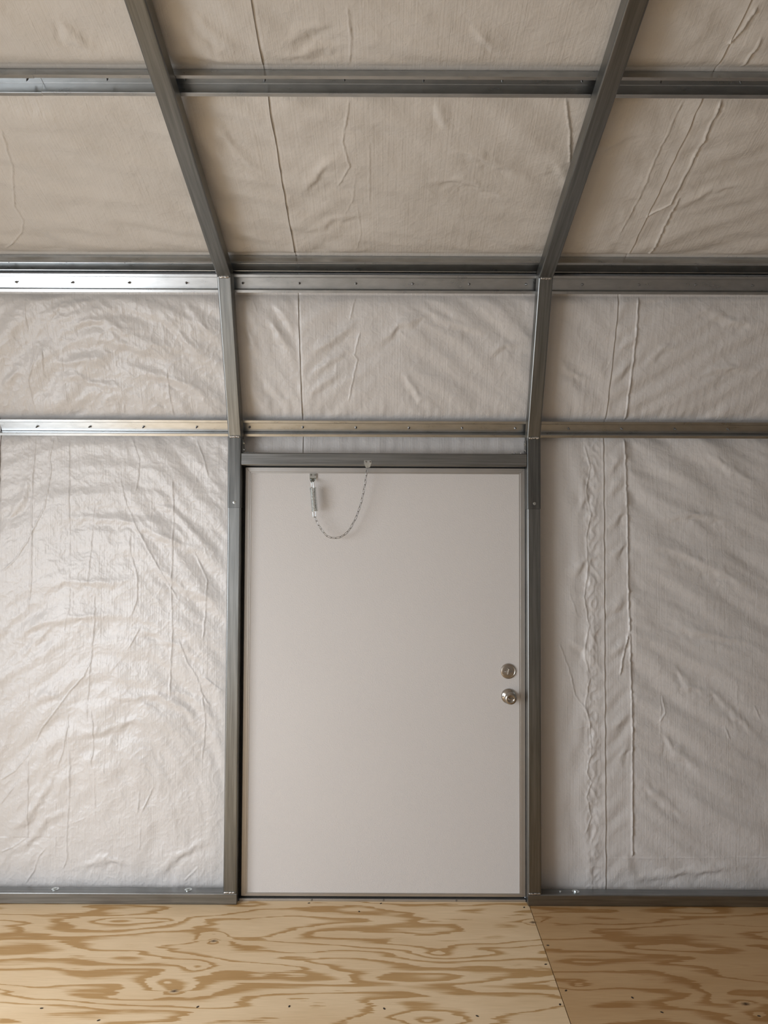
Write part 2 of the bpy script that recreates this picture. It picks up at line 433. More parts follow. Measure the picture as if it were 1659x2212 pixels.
# creases and folds of the facing: segment (W wall, K knee, R roof), kind, polyline of (x, distance along the section)
CREASES = [
 ('W','c',[(-1.556,2.009),(-1.569,1.826),(-1.567,1.632),(-1.564,1.375),(-1.578,1.246)]),
 ('W','c',[(-1.563,0.59),(-1.555,0.194)]),
 ('W','t',[(-1.568,0.952),(-1.565,0.818)]),
 ('W','c',[(-1.476,2.009),(-1.493,1.918),(-1.486,1.878),(-1.5,1.775),(-1.511,1.696),(-1.588,1.541),(-1.642,1.457),(-1.693,1.412)]),
 ('W','c',[(-1.407,2.003),(-1.406,1.815),(-1.4,1.633)]),
 ('W','t',[(-1.4,1.633),(-1.393,1.253),(-1.416,1.151)]),
 ('W','t',[(-1.291,1.73),(-1.297,1.6),(-1.302,1.53),(-1.312,1.407),(-1.313,1.337)]),
 ('W','c',[(-1.284,1.311),(-1.28,1.196),(-1.29,1.1),(-1.295,1.017),(-1.322,0.954),(-1.387,0.884),(-1.436,0.813),(-1.504,0.723),(-1.565,0.604),(-1.617,0.539),(-1.685,0.495)]),
 ('W','c',[(-1.295,1.017),(-1.3,0.954),(-1.308,0.826),(-1.306,0.745)]),
 ('W','c',[(-1.291,0.807),(-1.278,0.737),(-1.278,0.623),(-1.287,0.561)]),
 ('W','c',[(-1.128,2.011),(-1.093,1.913),(-1.098,1.828),(-1.11,1.764)]),
 ('W','c',[(-1.177,1.828),(-1.148,1.712),(-1.106,1.622),(-1.063,1.544),(-1.008,1.447),(-0.943,1.339),(-0.914,1.3)]),
 ('W','c',[(-1.13,1.583),(-1.128,1.504),(-1.092,1.39),(-1.094,1.287),(-1.116,1.222)]),
 ('W','c',[(-0.943,1.829),(-0.937,1.66),(-0.939,1.505),(-0.943,1.325),(-0.934,1.153),(-0.942,0.955),(-0.942,0.86)]),
 ('W','c',[(-0.843,2.012),(-0.802,1.908),(-0.782,1.83)]),
 ('W','c',[(-0.849,1.518),(-0.783,1.379),(-0.788,1.274),(-0.798,1.109)]),
 ('W','c',[(-1.076,1.171),(-1.132,1.068)]),
 ('W','c',[(-0.907,1.12),(-0.869,1.019),(-0.823,0.95),(-0.801,0.879),(-0.766,0.822)]),
 ('W','c',[(-0.801,0.879),(-0.784,0.765),(-0.79,0.652),(-0.798,0.587)]),
 ('W','c',[(-0.796,0.956),(-0.705,0.887)]),
 ('W','c',[(-1.391,0.795),(-1.392,0.718),(-1.407,0.635),(-1.432,0.554)]),
 ('W','c',[(-1.382,0.635),(-1.379,0.445),(-1.383,0.351),(-1.387,0.227),(-1.381,0.163),(-1.403,0.106)]),
 ('W','t',[(-1.27,0.541),(-1.265,0.351)]),
 ('W','c',[(-1.476,0.206),(-1.505,0.168),(-1.53,0.1),(-1.568,0.044)]),
 ('W','c',[(-1.558,0.25),(-1.622,0.206),(-1.678,0.183)]),
 ('W','c',[(-1.615,0.477),(-1.683,0.388)]),
 ('W','t',[(-1.434,0.256),(-1.436,0.162)]),
 ('W','t',[(-1.376,0.305),(-1.305,0.335)]),
 ('W','c',[(-1.026,0.429),(-1.063,0.352)]),
 ('W','c',[(-1.008,0.473),(-1.046,0.385)]),
 ('W','c',[(-1.071,0.453),(-1.076,0.352)]),
 ('W','t',[(-1.063,0.322),(-1.065,0.196)]),
 ('W','c',[(-0.874,0.059),(-0.804,0.129)]),
 ('W','f',[(-1.524,1.639),(-1.318,1.654),(-1.112,1.63),(-0.987,1.569),(-0.801,1.498),(-0.699,1.385)]),
 ('W','f',[(-1.093,1.723),(-0.948,1.693),(-0.843,1.59),(-0.702,1.457)]),
 ('W','f',[(-1.559,1.299),(-1.416,1.372),(-1.21,1.362),(-1.067,1.404)]),
 ('W','f',[(-1.698,1.074),(-1.515,1.187),(-1.29,1.219),(-1.105,1.209)]),
 ('W','f',[(-1.695,0.962),(-1.554,1.085),(-1.454,1.198)]),
 ('W','f',[(-1.006,1.435),(-0.881,1.333),(-0.706,1.283)]),
 ('W','f',[(-1.228,1.158),(-1.022,1.148),(-0.878,1.078),(-0.702,0.936)]),
 ('W','f',[(-1.569,0.81),(-1.489,0.872),(-1.406,0.852)]),
 ('W','f',[(-1.285,0.913),(-1.161,0.853),(-0.998,0.874),(-0.874,0.813),(-0.705,0.632)]),
 ('W','f',[(-1.383,0.69),(-1.24,0.71),(-1.098,0.762),(-0.996,0.732)]),
 ('W','f',[(-1.681,0.285),(-1.579,0.306),(-1.53,0.387),(-1.461,0.487),(-1.432,0.588)]),
 ('W','f',[(-1.678,0.165),(-1.557,0.226),(-1.478,0.326),(-1.316,0.387)]),
 ('W','f',[(-0.978,0.914),(-0.834,0.854),(-0.714,0.733)]),
 ('W','f',[(-1.709,1.597),(-1.609,1.731),(-1.57,1.876)]),
 ('W','f',[(-1.372,0.107),(-1.211,0.157),(-1.068,0.128)]),
 ('W','f',[(-1.006,0.068),(-0.906,0.169),(-0.725,0.27)]),
 ('W','w',[(1.074,2.016),(1.084,1.644),(1.086,1.321),(1.091,1.155)]),
 ('W','w',[(1.086,1.155),(1.057,1.027),(1.048,0.964)]),
 ('W','w',[(1.091,1.155),(1.095,0.964),(1.1,0.71),(1.097,0.332),(1.096,0.173)]),
 ('W','c',[(0.913,0.963),(0.892,0.835),(0.912,0.754),(0.918,0.633),(0.897,0.544),(0.917,0.5),(0.896,0.437),(0.916,0.349),(0.89,0.272)]),
 ('W','c',[(0.893,1.991),(0.92,1.887),(0.899,1.783),(0.921,1.68),(0.9,1.577),(0.907,1.433),(0.89,1.31),(0.91,1.187),(0.889,1.065),(0.913,0.963)]),
 ('W','c',[(0.779,1.109),(0.829,0.969),(0.847,0.88),(0.886,0.829),(0.912,0.772)]),
 ('W','t',[(0.825,1.326),(0.863,1.218)]),
 ('W','t',[(0.822,0.727),(0.906,0.746)]),
 ('W','t',[(0.978,0.167),(1.208,0.172),(1.691,0.176)]),
 ('W','f',[(0.978,0.047),(1.207,0.092),(1.691,0.158)]),
 ('W','c',[(1.507,0.749),(1.533,0.68)]),
 ('W','c',[(1.637,0.838),(1.668,0.77)]),
 ('W','t',[(1.224,0.883),(1.226,0.681)]),
 ('W','t',[(1.56,0.946),(1.565,0.824)]),
 ('W','f',[(1.114,1.553),(1.237,1.533),(1.348,1.497),(1.508,1.419),(1.682,1.33)]),
 ('W','f',[(1.087,0.539),(1.21,0.445),(1.356,0.319)]),
 ('W','f',[(1.213,0.755),(1.275,0.647),(1.435,0.522)]),
 ('W','f',[(1.337,0.965),(1.469,0.888),(1.697,0.648)]),
 ('W','f',[(1.183,1.201),(1.378,1.163),(1.703,1.089)]),
 ('W','f',[(0.992,1.846),(1.065,1.96)]),
 ('W','f',[(0.995,1.742),(1.075,1.877)]),
 ('W','f',[(0.997,1.598),(1.078,1.722)]),
 ('W','f',[(0.998,1.454),(1.081,1.568)]),
 ('W','f',[(1.001,1.229),(1.083,1.311)]),
 ('W','f',[(1.008,1.045),(1.08,1.137)]),
 ('W','f',[(1.01,0.72),(1.099,0.822)]),
 ('W','f',[(1.015,0.559),(1.092,0.68)]),
 ('W','f',[(1.254,1.046),(1.355,0.924),(1.498,0.864)]),
 ('W','f',[(1.386,1.993),(1.529,1.89),(1.712,1.787)]),
 ('W','f',[(1.176,1.661),(1.383,1.682),(1.589,1.642)]),
 ('W','c',[(1.211,0.755),(1.242,0.802),(1.232,0.883)]),
 ('W','f',[(0.846,1.639),(0.892,1.742),(0.878,1.887)]),
 ('W','f',[(0.825,1.392),(0.903,1.495)]),
 ('W','f',[(0.814,1.126),(0.889,1.085),(0.915,1.004)]),
 ('K','c',[(-1.509,0.603),(-1.516,0.517),(-1.52,0.44)]),
 ('K','c',[(-1.486,0.405),(-1.508,0.331),(-1.547,0.248),(-1.544,0.078)]),
 ('K','c',[(-1.388,0.357),(-1.393,0.271),(-1.389,0.141)]),
 ('K','c',[(-0.941,0.303),(-0.94,0.196),(-0.934,0.081)]),
 ('K','t',[(-1.458,0.161),(-1.467,0.089)]),
 ('K','c',[(-1.464,0.386),(-1.478,0.281)]),
 ('K','f',[(-1.522,0.469),(-1.374,0.551),(-1.207,0.59),(-1.136,0.518)]),
 ('K','f',[(-1.474,0.386),(-1.364,0.454),(-1.243,0.508),(-1.17,0.493),(-1.11,0.455),(-0.994,0.452)]),
 ('K','f',[(-1.296,0.406),(-1.254,0.426),(-1.17,0.416),(-1.056,0.388),(-0.899,0.349)]),
 ('K','f',[(-1.458,0.331),(-1.374,0.321),(-1.285,0.341),(-1.202,0.352)]),
 ('K','f',[(-1.179,0.342),(-1.106,0.322),(-1.034,0.277),(-0.959,0.267),(-0.85,0.231),(-0.714,0.148)]),
 ('K','f',[(-1.465,0.249),(-1.345,0.265),(-1.253,0.236),(-1.076,0.206)]),
 ('K','f',[(-0.975,0.579),(-0.87,0.447),(-0.724,0.29)]),
 ('K','f',[(-0.856,0.599),(-0.787,0.505),(-0.714,0.428)]),
 ('K','f',[(-1.682,0.205),(-1.587,0.286),(-1.541,0.326)]),
 ('K','t',[(-0.557,0.604),(-0.538,0.532)]),
 ('K','c',[(-0.123,0.611),(-0.148,0.505)]),
 ('K','c',[(-0.103,0.465),(-0.131,0.362),(-0.116,0.346),(-0.149,0.204),(-0.158,0.151)]),
 ('K','f',[(-0.336,0.361),(-0.214,0.432),(-0.097,0.523)]),
 ('K','f',[(-0.352,0.246),(-0.225,0.346),(-0.125,0.403)]),
 ('K','f',[(-0.355,0.172),(-0.245,0.256),(-0.156,0.305)]),
 ('K','f',[(-0.514,0.553),(-0.444,0.443),(-0.371,0.331)]),
 ('K','f',[(-0.603,0.521),(-0.531,0.333)]),
 ('K','f',[(-0.478,0.6),(-0.414,0.506),(-0.378,0.429)]),
 ('K','f',[(-0.543,0.291),(-0.468,0.19),(-0.39,0.098)]),
 ('K','f',[(-0.062,0.372),(0.056,0.489),(0.231,0.547)]),
 ('K','f',[(0.094,0.603),(0.252,0.509),(0.451,0.452)]),
 ('K','f',[(0.058,0.333),(0.141,0.193),(0.265,0.111)]),
 ('K','f',[(0.416,0.355),(0.513,0.414),(0.612,0.405)]),
 ('K','w',[(1.064,0.616),(1.069,0.367),(1.067,0.075)]),
 ('K','f',[(0.992,0.377),(1.096,0.493)]),
 ('K','f',[(0.987,0.237),(1.064,0.357)]),
 ('K','f',[(1.101,0.298),(1.188,0.397),(1.284,0.417)]),
 ('K','f',[(0.714,0.376),(0.8,0.297),(0.927,0.237)]),
 ('K','t',[(0.951,0.297),(0.974,0.357)]),
 ('K','f',[(1.298,0.589),(1.446,0.514),(1.624,0.496)]),
 ('K','f',[(1.307,0.259),(1.458,0.32),(1.66,0.301)]),
 ('R','c',[(-0.105,1.124),(-0.099,1.024),(-0.108,0.922)]),
 ('R','c',[(-0.112,0.818),(-0.142,0.657),(-0.123,0.559),(-0.172,0.452)]),
 ('R','t',[(-0.104,0.517),(-0.117,0.396),(-0.151,0.313)]),
 ('R','t',[(-0.103,0.361),(-0.093,0.212),(-0.114,0.118)]),
 ('R','c',[(-1.246,0.707),(-1.282,0.552),(-1.368,0.353),(-1.367,0.281),(-1.411,0.204),(-1.52,0.109)]),
 ('R','t',[(-0.053,0.658),(-0.058,0.385)]),
 ('R','w',[(1.004,1.129),(0.993,1.05),(0.974,1.008)]),
 ('R','w',[(1.06,1.037),(1.053,0.92)]),
 ('R','w',[(1.041,0.82),(1.044,0.606),(1.041,0.38),(0.973,0.308)]),
 ('R','w',[(1.062,0.414),(1.064,0.245),(1.063,0.083)]),
 ('R','w',[(0.558,0.821),(0.599,0.699),(0.629,0.573)]),
 ('R','c',[(0.925,0.815),(0.915,0.682),(0.916,0.502),(0.92,0.391),(0.904,0.219)]),
 ('R','f',[(0.556,0.603),(0.609,0.542),(0.65,0.457)]),
 ('R','f',[(-0.322,0.406),(-0.228,0.538),(-0.152,0.619)]),
 ('R','f',[(-0.326,0.211),(-0.196,0.288),(-0.073,0.313)]),
 ('R','f',[(-0.596,0.799),(-0.488,0.597),(-0.393,0.494)]),
 ('R','f',[(-0.311,0.988),(-0.226,1.044),(-0.12,1.085)]),
 ('R','f',[(-0.344,0.943),(-0.178,0.988),(-0.071,1.003)]),
 ('R','f',[(-0.543,1.122),(-0.478,1.015),(-0.409,0.958)]),
 ('R','f',[(0.225,1.074),(0.298,1.005),(0.358,0.962)]),
 ('R','f',[(0.148,0.659),(0.307,0.602),(0.513,0.5)]),
 ('R','f',[(0.649,0.603),(0.756,0.662),(0.814,0.718)]),
 ('R','f',[(1.056,0.344),(1.161,0.46),(1.315,0.483)]),
 ('R','f',[(-0.905,1.095),(-0.894,1.027),(-0.836,0.971)]),
 ('R','f',[(0.152,0.819),(0.188,0.733),(0.212,0.706)]),
 ('R','f',[(0.077,0.476),(0.271,0.498),(0.484,0.388)]),
]

# ---------------------------------------------------------------- insulation facing
def seglen(seg):
    i = SEGS[seg][0]
    P = offset(INS)
    return float(np.linalg.norm(P[i + 1] - P[i]))
LEN = {s: seglen(s) for s in 'WKR'}
SEAMS = (-1.715, -0.365, 0.978)      # lap joints between the rolls

def linear(X, T, ang, lam, stretch, seed):
    a = R(ang)
    p = -X * math.sin(a) + T * math.cos(a)
    q = X * math.cos(a) + T * math.sin(a)
    w = 0.25 * lam * gnoise(X / (lam * 2.5), T / (lam * 2.5), seed + 9)
    return gnoise((p + w) / lam, q / (lam * stretch), seed)

def polar(X, T, cx, ct, k, lam, na, seed):
    dx, dt = X - cx, (T - ct) * k
    r = np.hypot(dx, dt)
    a = np.arctan2(dt, dx)
    w = 0.35 * lam * gnoise(X / (lam * 2), T / (lam * 2), seed + 5)
    return gnoise((r + w) / lam, a * na, seed) * sm((r - 0.06) / 0.22)

def blob(X, T, cx, ct, rx, rt):
    return np.exp(-(((X - cx) / rx) ** 2 + ((T - ct) / rt) ** 2))

def sm(x):
    x = np.clip(x, 0, 1)
    return x * x * (3 - 2 * x)

def fold_field(seg, X, T):
    h = 0.0034 * gnoise(X / 0.16 + 3.1, T / 0.16, 11) + 0.0016 * gnoise(X / 0.06, T / 0.06 + 7, 12)
    wx = X + 0.03 * gnoise(X / 0.09, T / 0.09, 21)
    wt = T + 0.03 * gnoise(X / 0.09 + 5, T / 0.09, 22)
    cr = ridged(wx / 0.055, wt / 0.055, 23)
    if seg == 'W':
        left = sm((-0.4 - X) / 0.3)
        right = sm((X - 0.7) / 0.3)
        arc = polar(X, T, -1.22, 0.25, 0.8, 0.085, 2.6, 31)
        arc2 = polar(X, T, -1.22, 0.25, 0.8, 0.036, 3.5, 32)
        up = sm((T - 0.35) / 0.4)
        h = h + left * (0.0120 * arc + 0.0038 * arc2) * (0.55 + 0.45 * up)
        h = h + left * blob(X, T, -0.85, 1.65, 0.33, 0.5) * 0.0085 * linear(X, T, -52, 0.055, 6, 33)
        h = h + left * blob(X, T, -1.55, 0.75, 0.35, 0.6) * 0.0085 * linear(X, T, 42, 0.06, 5, 34)
        h = h + left * (0.0011 * cr + 0.0008 * ridged(wx / 0.024, wt / 0.024, 24))
        # right bay
        calm = sm((0.93 - X) / 0.08)
        h = h * (1 - 0.35 * right)
        h = h + right * (1 - calm) * sm((X - 1.07) / 0.05) * (0.0170 * linear(X, T, -36, 0.10, 4.5, 41) + 0.0050 * linear(X, T, -24, 0.045, 4, 42) + 0.0005 * cr)
        h = h + right * blob(X, T, 1.03, 1.0, 0.055, 3) * 0.0095 * linear(X, T, 42, 0.05, 5, 43)
        # crumpled lap left of the seam
        band = blob(X, T, 0.925, 1.0, 0.035, 5)
        h = h + band * (0.0070 * gnoise(X / 0.05, T / 0.075, 44) + 0.0045 * (1 - np.abs(gnoise(X / 0.03, T / 0.045, 45)) * 2))
        h = h + blob(X, T, 0.86, 0.9, 0.06, 4) * 0.010 * gnoise(X / 0.08, T / 0.14, 46)
        # short gathers in the strip over the door
        st = sm((T - 1.88) / 0.05) * sm((0.64 - np.abs(X)) / 0.05)
        h = h + st * 0.0035 * gnoise(X / 0.045, T / 0.2, 47)
        h = h + sm((T - 1.80) / 0.2) * left * 0.0025 * gnoise(X / 0.035, T / 0.3, 48)
    elif seg == 'K':
        left = sm((-0.62 - X) / 0.1)
        arc = polar(X, T, -1.16, -0.12, 1.0, 0.085, 2.2, 51)
        h = h + left * (0.0150 * arc + 0.0035 * polar(X, T, -1.16, -0.12, 1.0, 0.04, 3.0, 58) + 0.0009 * cr + 0.0006 * ridged(wx / 0.024, wt / 0.024, 24))
        h = h + sm((X + 0.62) / 0.05) * sm((-0.35 - X) / 0.03) * 0.0085 * linear(X, T, -62, 0.055, 5, 52)
        mid = sm((X + 0.36) / 0.03) * sm((0.7 - X) / 0.1)
        h = h + mid * blob(X, T, -0.22, 0.3, 0.22, 1) * 0.0085 * linear(X, T, 38, 0.065, 5, 53)
        h = h + mid * sm((X + 0.02) / 0.15) * 0.0105 * linear(X, T, -38, 0.07, 5, 54)
        h = h + sm((X - 0.66) / 0.1) * sm((0.97 - X) / 0.05) * 0.0100 * linear(X, T, -40, 0.085, 4, 55)
        h = h + sm((X - 0.98) / 0.03) * 0.0120 * linear(X, T, 35, 0.07, 5, 56)
        h = h + sm((0.22 - T) / 0.12) * 0.0030 * gnoise(X / 0.028, T / 0.09, 57) + 0.0008 * cr
    else:
        h = h + 0.0125 * linear(X, T, -35, 0.11, 3.5, 61) * sm((X + 1.0) / 0.4) * sm((1.1 - X) / 0.3) + 0.012 * linear(X, T, -48, 0.13, 3, 67) * sm((-0.62 - X) / 0.2)
        h = h + 0.0095 * linear(X, T, -12, 0.07, 4, 62)
        h = h + blob(X, T, -0.5, 0.4, 0.13, 1.0) * 0.0075 * linear(X, T, -50, 0.06, 5, 63)
        h = h + blob(X, T, -0.22, 0.5, 0.16, 1.0) * 0.0080 * linear(X, T, 40, 0.075, 5, 64)
        h = h + sm((X - 0.98) / 0.05) * 0.0110 * linear(X, T, 25, 0.08, 5, 65)
        h = h + blob(X, T, 0.9, 0.5, 0.06, 2) * 0.0045 * gnoise(X / 0.05, T / 0.07, 66) + 0.0005 * cr
    return h

CR_W = {'c': (0.0040, 0.0026, 0.030), 't': (0.0021, 0.0022, 0.02), 'w': (0.0085, 0.0030, 0.02), 'f': (0.0055, 0.017, 0.04)}

def crease_field(seg, X, T, h):
    """raised creases and soft folds along the polylines of CREASES (height, half width, taper)"""
    for k, (s, ty, pts) in enumerate(CREASES):
        if s != seg:
            continue
        A, w, tp = CR_W[ty]
        pts = np.array(pts)
        L = np.concatenate(([0], np.cumsum(np.hypot(*np.diff(pts, axis=0).T))))
        if ty == 'f':
            w = min(w, 0.15 * L[-1])
        m = 5 * w
        sel = np.nonzero((X > pts[:, 0].min() - m) & (X < pts[:, 0].max() + m) & (T > pts[:, 1].min() - m) & (T < pts[:, 1].max() + m))
        if sel[0].size == 0:
            continue
        x, t = X[sel], T[sel]
        if ty != 'f':
            x = x + 0.0035 * gnoise(t / 0.03, t * 0 + k, 70)
        best = np.full(x.shape, 1e9); arc = np.zeros(x.shape); side = np.zeros(x.shape)
        for i in range(len(pts) - 1):
            p, q = pts[i], pts[i + 1]
            d = q - p
            l2 = d @ d
            u = np.clip(((x - p[0]) * d[0] + (t - p[1]) * d[1]) / l2, 0, 1)
            ex, et = x - p[0] - u * d[0], t - p[1] - u * d[1]
            dd = np.hypot(ex, et)
            c = dd < best
            best = np.where(c, dd, best)
            arc = np.where(c, L[i] + u * math.sqrt(l2), arc)
            side = np.where(c, np.sign(ex * d[1] - et * d[0]), side)
        tpl = max(tp, 0.42 * L[-1]) if ty == 'f' else tp
        e0 = 0.0 if ty == 'f' else 0.15
        fade = sm(arc / tpl + e0) * sm((L[-1] - arc) / tpl + e0)
        if ty == 'f':
            wv = w * (1.0 + 0.9 * gnoise(arc / 0.06, arc * 0 + k, 74) + 0.35 * gnoise(x / 0.03, t / 0.03, 75))
            r = best * side / np.maximum(wv, 0.004) + 0.5 * gnoise(x / 0.045, t / 0.045, 76)
            bmp = A * (np.exp(-r * r) - 0.5 * np.exp(-((r - 1.5) ** 2) * 0.8))
        else:
            r = best / w
            bmp = A * np.exp(-r ** 1.5) + 0.25 * A * side * np.exp(-best / (4 * w))
            bmp = bmp * (0.75 + 0.5 * gnoise(arc / 0.05, arc * 0 + k, 71))
        h[sel] += bmp * fade
    return h

def pinned(seg, T):
    """distance along the section to the nearest steel channel, and the pillow between them"""
    if seg == 'W':
        d = LEN['W'] - T + 0.02
        b = 0.016 * (1 - np.exp(-np.maximum(d, 0) / 0.05)) * sm(T / 0.25 + 0.35)
        return np.maximum(d, 0), b
    if seg == 'K':
        d = np.maximum(np.minimum(T - 0.075, 0.608 - T), 0)
        return d, 0.024 * (1 - np.exp(-d / 0.035))
    d = np.where(T < 0.845, np.minimum(T - 0.075, 0.838 - T), np.where(T < 1.6, np.minimum(T - 0.922, 1.56 - T), 0.0))
    d = np.maximum(d, 0)
    return d, 0.020 * (1 - np.exp(-d / 0.035))

def ins_height(seg, X, T, x0, x1):
    d, b = pinned(seg, T)
    h = fold_field(seg, X, T)
    h = crease_field(seg, X, T, h)
    h = h * np.clip(d / 0.025, 0, 1)
    # lap: the right edge of each roll lies over the next one
    edge = 0.0045 * np.exp(-np.maximum(x1 - X, 0) / 0.012) * (0.7 + 0.8 * gnoise(T / 0.05, T * 0 + x1, 72))
    under = -0.004 * sm((x0 + 0.012 - X) / 0.01)
    h = h + edge * np.clip(d / 0.02, 0, 1) + 0.6 * under
    # beside the door opening the facing is pulled back flat behind the tubes
    if seg == 'W':
        flat = sm((np.abs(X) - 0.66) / 0.08)
        inside = (np.abs(X) < 0.75) & (T < 1.86)
        h = np.where(inside, h * flat, h)
    return np.clip(b + h, -0.0026, 0.035)

def grid_mesh(name, xs, rows, parent, cut=None):
    """rows: list of (positions along section (n,2), inward normals (n,2), heights (n, nx))"""
    P = np.concatenate([r[0] for r in rows]); N = np.concatenate([r[1] for r in rows]); Hh = np.concatenate([r[2] for r in rows])
    XX = np.concatenate([r[3] for r in rows])
    nt, nx = Hh.shape
    co = np.empty((nt, nx, 3))
    co[..., 0] = XX
    co[..., 1] = P[:, 0:1] - N[:, 0:1] * Hh
    co[..., 2] = P[:, 1:2] - N[:, 1:2] * Hh
    idx = np.arange(nt * nx).reshape(nt, nx)
    q = np.stack((idx[:-1, :-1], idx[1:, :-1], idx[1:, 1:], idx[:-1, 1:]), -1).reshape(-1, 4)
    co = co.reshape(-1, 3)
    if cut is not None:
        c = co[q].mean(1)
        q = q[~cut(c)]
        used = np.zeros(len(co), bool); used[q.ravel()] = True
        remap = np.cumsum(used) - 1
        co = co[used]; q = remap[q]
    me = bpy.data.meshes.new(name)
    me.vertices.add(len(co)); me.vertices.foreach_set('co', co.ravel().astype(np.float32))
    me.loops.add(q.size); me.loops.foreach_set('vertex_index', q.ravel().astype(np.int32))
    me.polygons.add(len(q)); me.polygons.foreach_set('loop_start', np.arange(0, q.size, 4, dtype=np.int32))
    me.update(calc_edges=True)
    me.shade_smooth()
    o = bpy.data.objects.new(name, me)
    COL.objects.link(o)
    o.parent = parent
    return o

STEP = 0.0033
def axis(x0, x1, lo=-1.76, hi=1.76, fine=STEP, coarse=0.05):
    xs = []
    if x0 < lo:
        xs += list(np.linspace(x0, min(lo, x1), max(2, int((min(lo, x1) - x0) / coarse)), endpoint=x1 <= lo))
    a, b = max(x0, lo), min(x1, hi)
    if b > a:
        xs += list(np.linspace(a, b, max(2, int(round((b - a) / fine)) + 1), endpoint=True))
    if x1 > hi:
        s = np.linspace(max(x0, hi), x1, max(2, int((x1 - max(x0, hi)) / coarse)))
        xs += list(s[1:] if x0 < hi else s)
    return np.array(xs)

def seg_rows(seg, xs, ts, x0, x1, na=None, nb=None):
    i, t, n = SEGS[seg]
    P = offset(INS + 0.003)
    L = np.linalg.norm(P[i + 1] - P[i])
    X, T = np.meshgrid(xs, ts)
    h = ins_height(seg, X, T, x0, x1)
    wob = 0.0025 * gnoise(T / 0.09, T * 0 + 3 * x1, 73) * np.exp(-np.abs(x1 - X) / 0.02) + 0.0
    pos = P[i] + np.outer(ts / L, P[i + 1] - P[i])
    nn = np.repeat(n[None], len(ts), 0)
    return pos, nn, h, X + wob

def insulation_roll(x0, x1, wall, roof, dense=True):
    a = x0 - (0.03 if x0 > LX else 0)
    xs = axis(a, x1)
    f = STEP if dense else 0.05
    tw = np.linspace(0.0, LEN['W'], int(LEN['W'] / f))
    tk = np.linspace(0.0, LEN['K'], int(LEN['K'] / f))
    rw = seg_rows('W', xs, tw, x0, x1)
    rk = seg_rows('K', xs, tk[1:], x0, x1)
    cut = lambda c: (np.abs(c[:, 0]) < 0.665) & (c[:, 2] < 1.915)
    o = grid_mesh('insulation_sheet', xs, [rw, rk], wall, cut)
    o.data.materials.append(M['ins'])
    LR = float(np.linalg.norm(offset(INS + 0.003)[3] - offset(INS + 0.003)[2]))
    tr = np.concatenate((np.linspace(0, 1.25, int(1.25 / f)), np.linspace(1.25, LR, 16)[1:]))
    rr = seg_rows('R', xs, tr, x0, x1)
    o = grid_mesh('insulation_sheet', xs, [rr], roof)
    o.data.materials.append(M['ins_roof'])

# ================================================================ the room shell
def profile_poly(o, mirror=False):
    P = [tuple(p) for p in offset(o)]
    Q = [(2 * 1.44 - y, z) for y, z in P[::-1]][1:]
    return P, Q

def shell_panel(name, pts, x0, x1, holes=None):
    """folded sheet through section points pts from x0 to x1"""
    vs, fs = [], []
    for y, z in pts:
        vs += [(x0, y, z), (x1, y, z)]
    for i in range(len(pts) - 1):
        fs.append((2 * i, 2 * i + 1, 2 * i + 3, 2 * i + 2))
    return vs, fs

OUT = INS + 0.03
PO, QO = profile_poly(OUT)
# far wall: outer sheet metal with the door opening cut out, insulation rolls in front of it
def far_wall():
    y = PO[0][0]
    zt = PO[1][1]
    vs = [(LX, y, 0), (-0.66, y, 0), (0.66, y, 0), (RX, y, 0),
          (LX, y, 1.93), (-0.66, y, 1.93), (0.66, y, 1.93), (RX, y, 1.93),
          (LX, y, zt), (RX, y, zt), (LX, PO[2][0], PO[2][1]), (RX, PO[2][0], PO[2][1])]
    fs = [(0, 1, 5, 4), (2, 3, 7, 6), (4, 5, 6, 7, 9, 8), (8, 9, 11, 10)]
    return struct(mesh_obj('wall_back', vs, fs, M['panel_out']))
wall_back = far_wall()
vs, fs = shell_panel('ceiling', [PO[2], PO[3]] + QO[:1], LX, RX)
ceiling = struct(mesh_obj('ceiling', vs, fs, M['panel_out']))
# insulated facing of the slope behind the camera, a part of the ceiling like the rolls
PI_, QI = profile_poly(INS)
vs, fs = shell_panel('x', [PI_[3], QI[0]], LX, RX)
mesh_obj('insulation_sheet', vs, fs, M['ins'], ceiling)
# wall behind the camera
vs, fs = shell_panel('wall_front', QI, LX, RX)
wall_front = struct(mesh_obj('wall_front', vs, fs, M['ins']))

def end_wall(name, x, opening=None):
    P, Q = profile_poly(INS)
    bm = bmesh.new()
    poly = [p for p in P] + Q
    ys0, ys1 = poly[-1][0], poly[0][0]
    def top(y):
        for (ya, za), (yb, zb) in zip(poly, poly[1:]):
            if min(ya, yb) - 1e-6 <= y <= max(ya, yb) + 1e-6 and abs(ya - yb) > 1e-6:
                return za + (zb - za) * (y - ya) / (yb - ya)
    def face(pts):
        bm.faces.new([bm.verts.new((x, y, z)) for y, z in pts])
    if opening is None:
        face(poly)
    else:
        y0, y1, z0, z1 = opening
        inner = [p for p in poly if y0 < p[0] < y1 and p[1] > z1]
        face([(y1, 0)] + [p for p in poly if p[0] > y1] + [(y1, top(y1))])
        face([(y0, 0)] + [(y0, top(y0))] + [p for p in poly if p[0] < y0])
        face([(y0, z1), (y1, z1), (y1, top(y1))] + inner + [(y0, top(y0))])
    bmesh.ops.recalc_face_normals(bm, faces=bm.faces[:])
    ext = bmesh.ops.extrude_face_region(bm, geom=bm.faces[:])
    dx = 0.06 if x > 0 else -0.06
    bmesh.ops.translate(bm, vec=(dx, 0, 0), verts=[v for v in ext['geom'] if isinstance(v, bmesh.types.BMVert)])
    return struct(bm_obj(name, bm, M['ins']))
end_wall('wall_left', LX, OPEN)
end_wall('wall_right', RX)
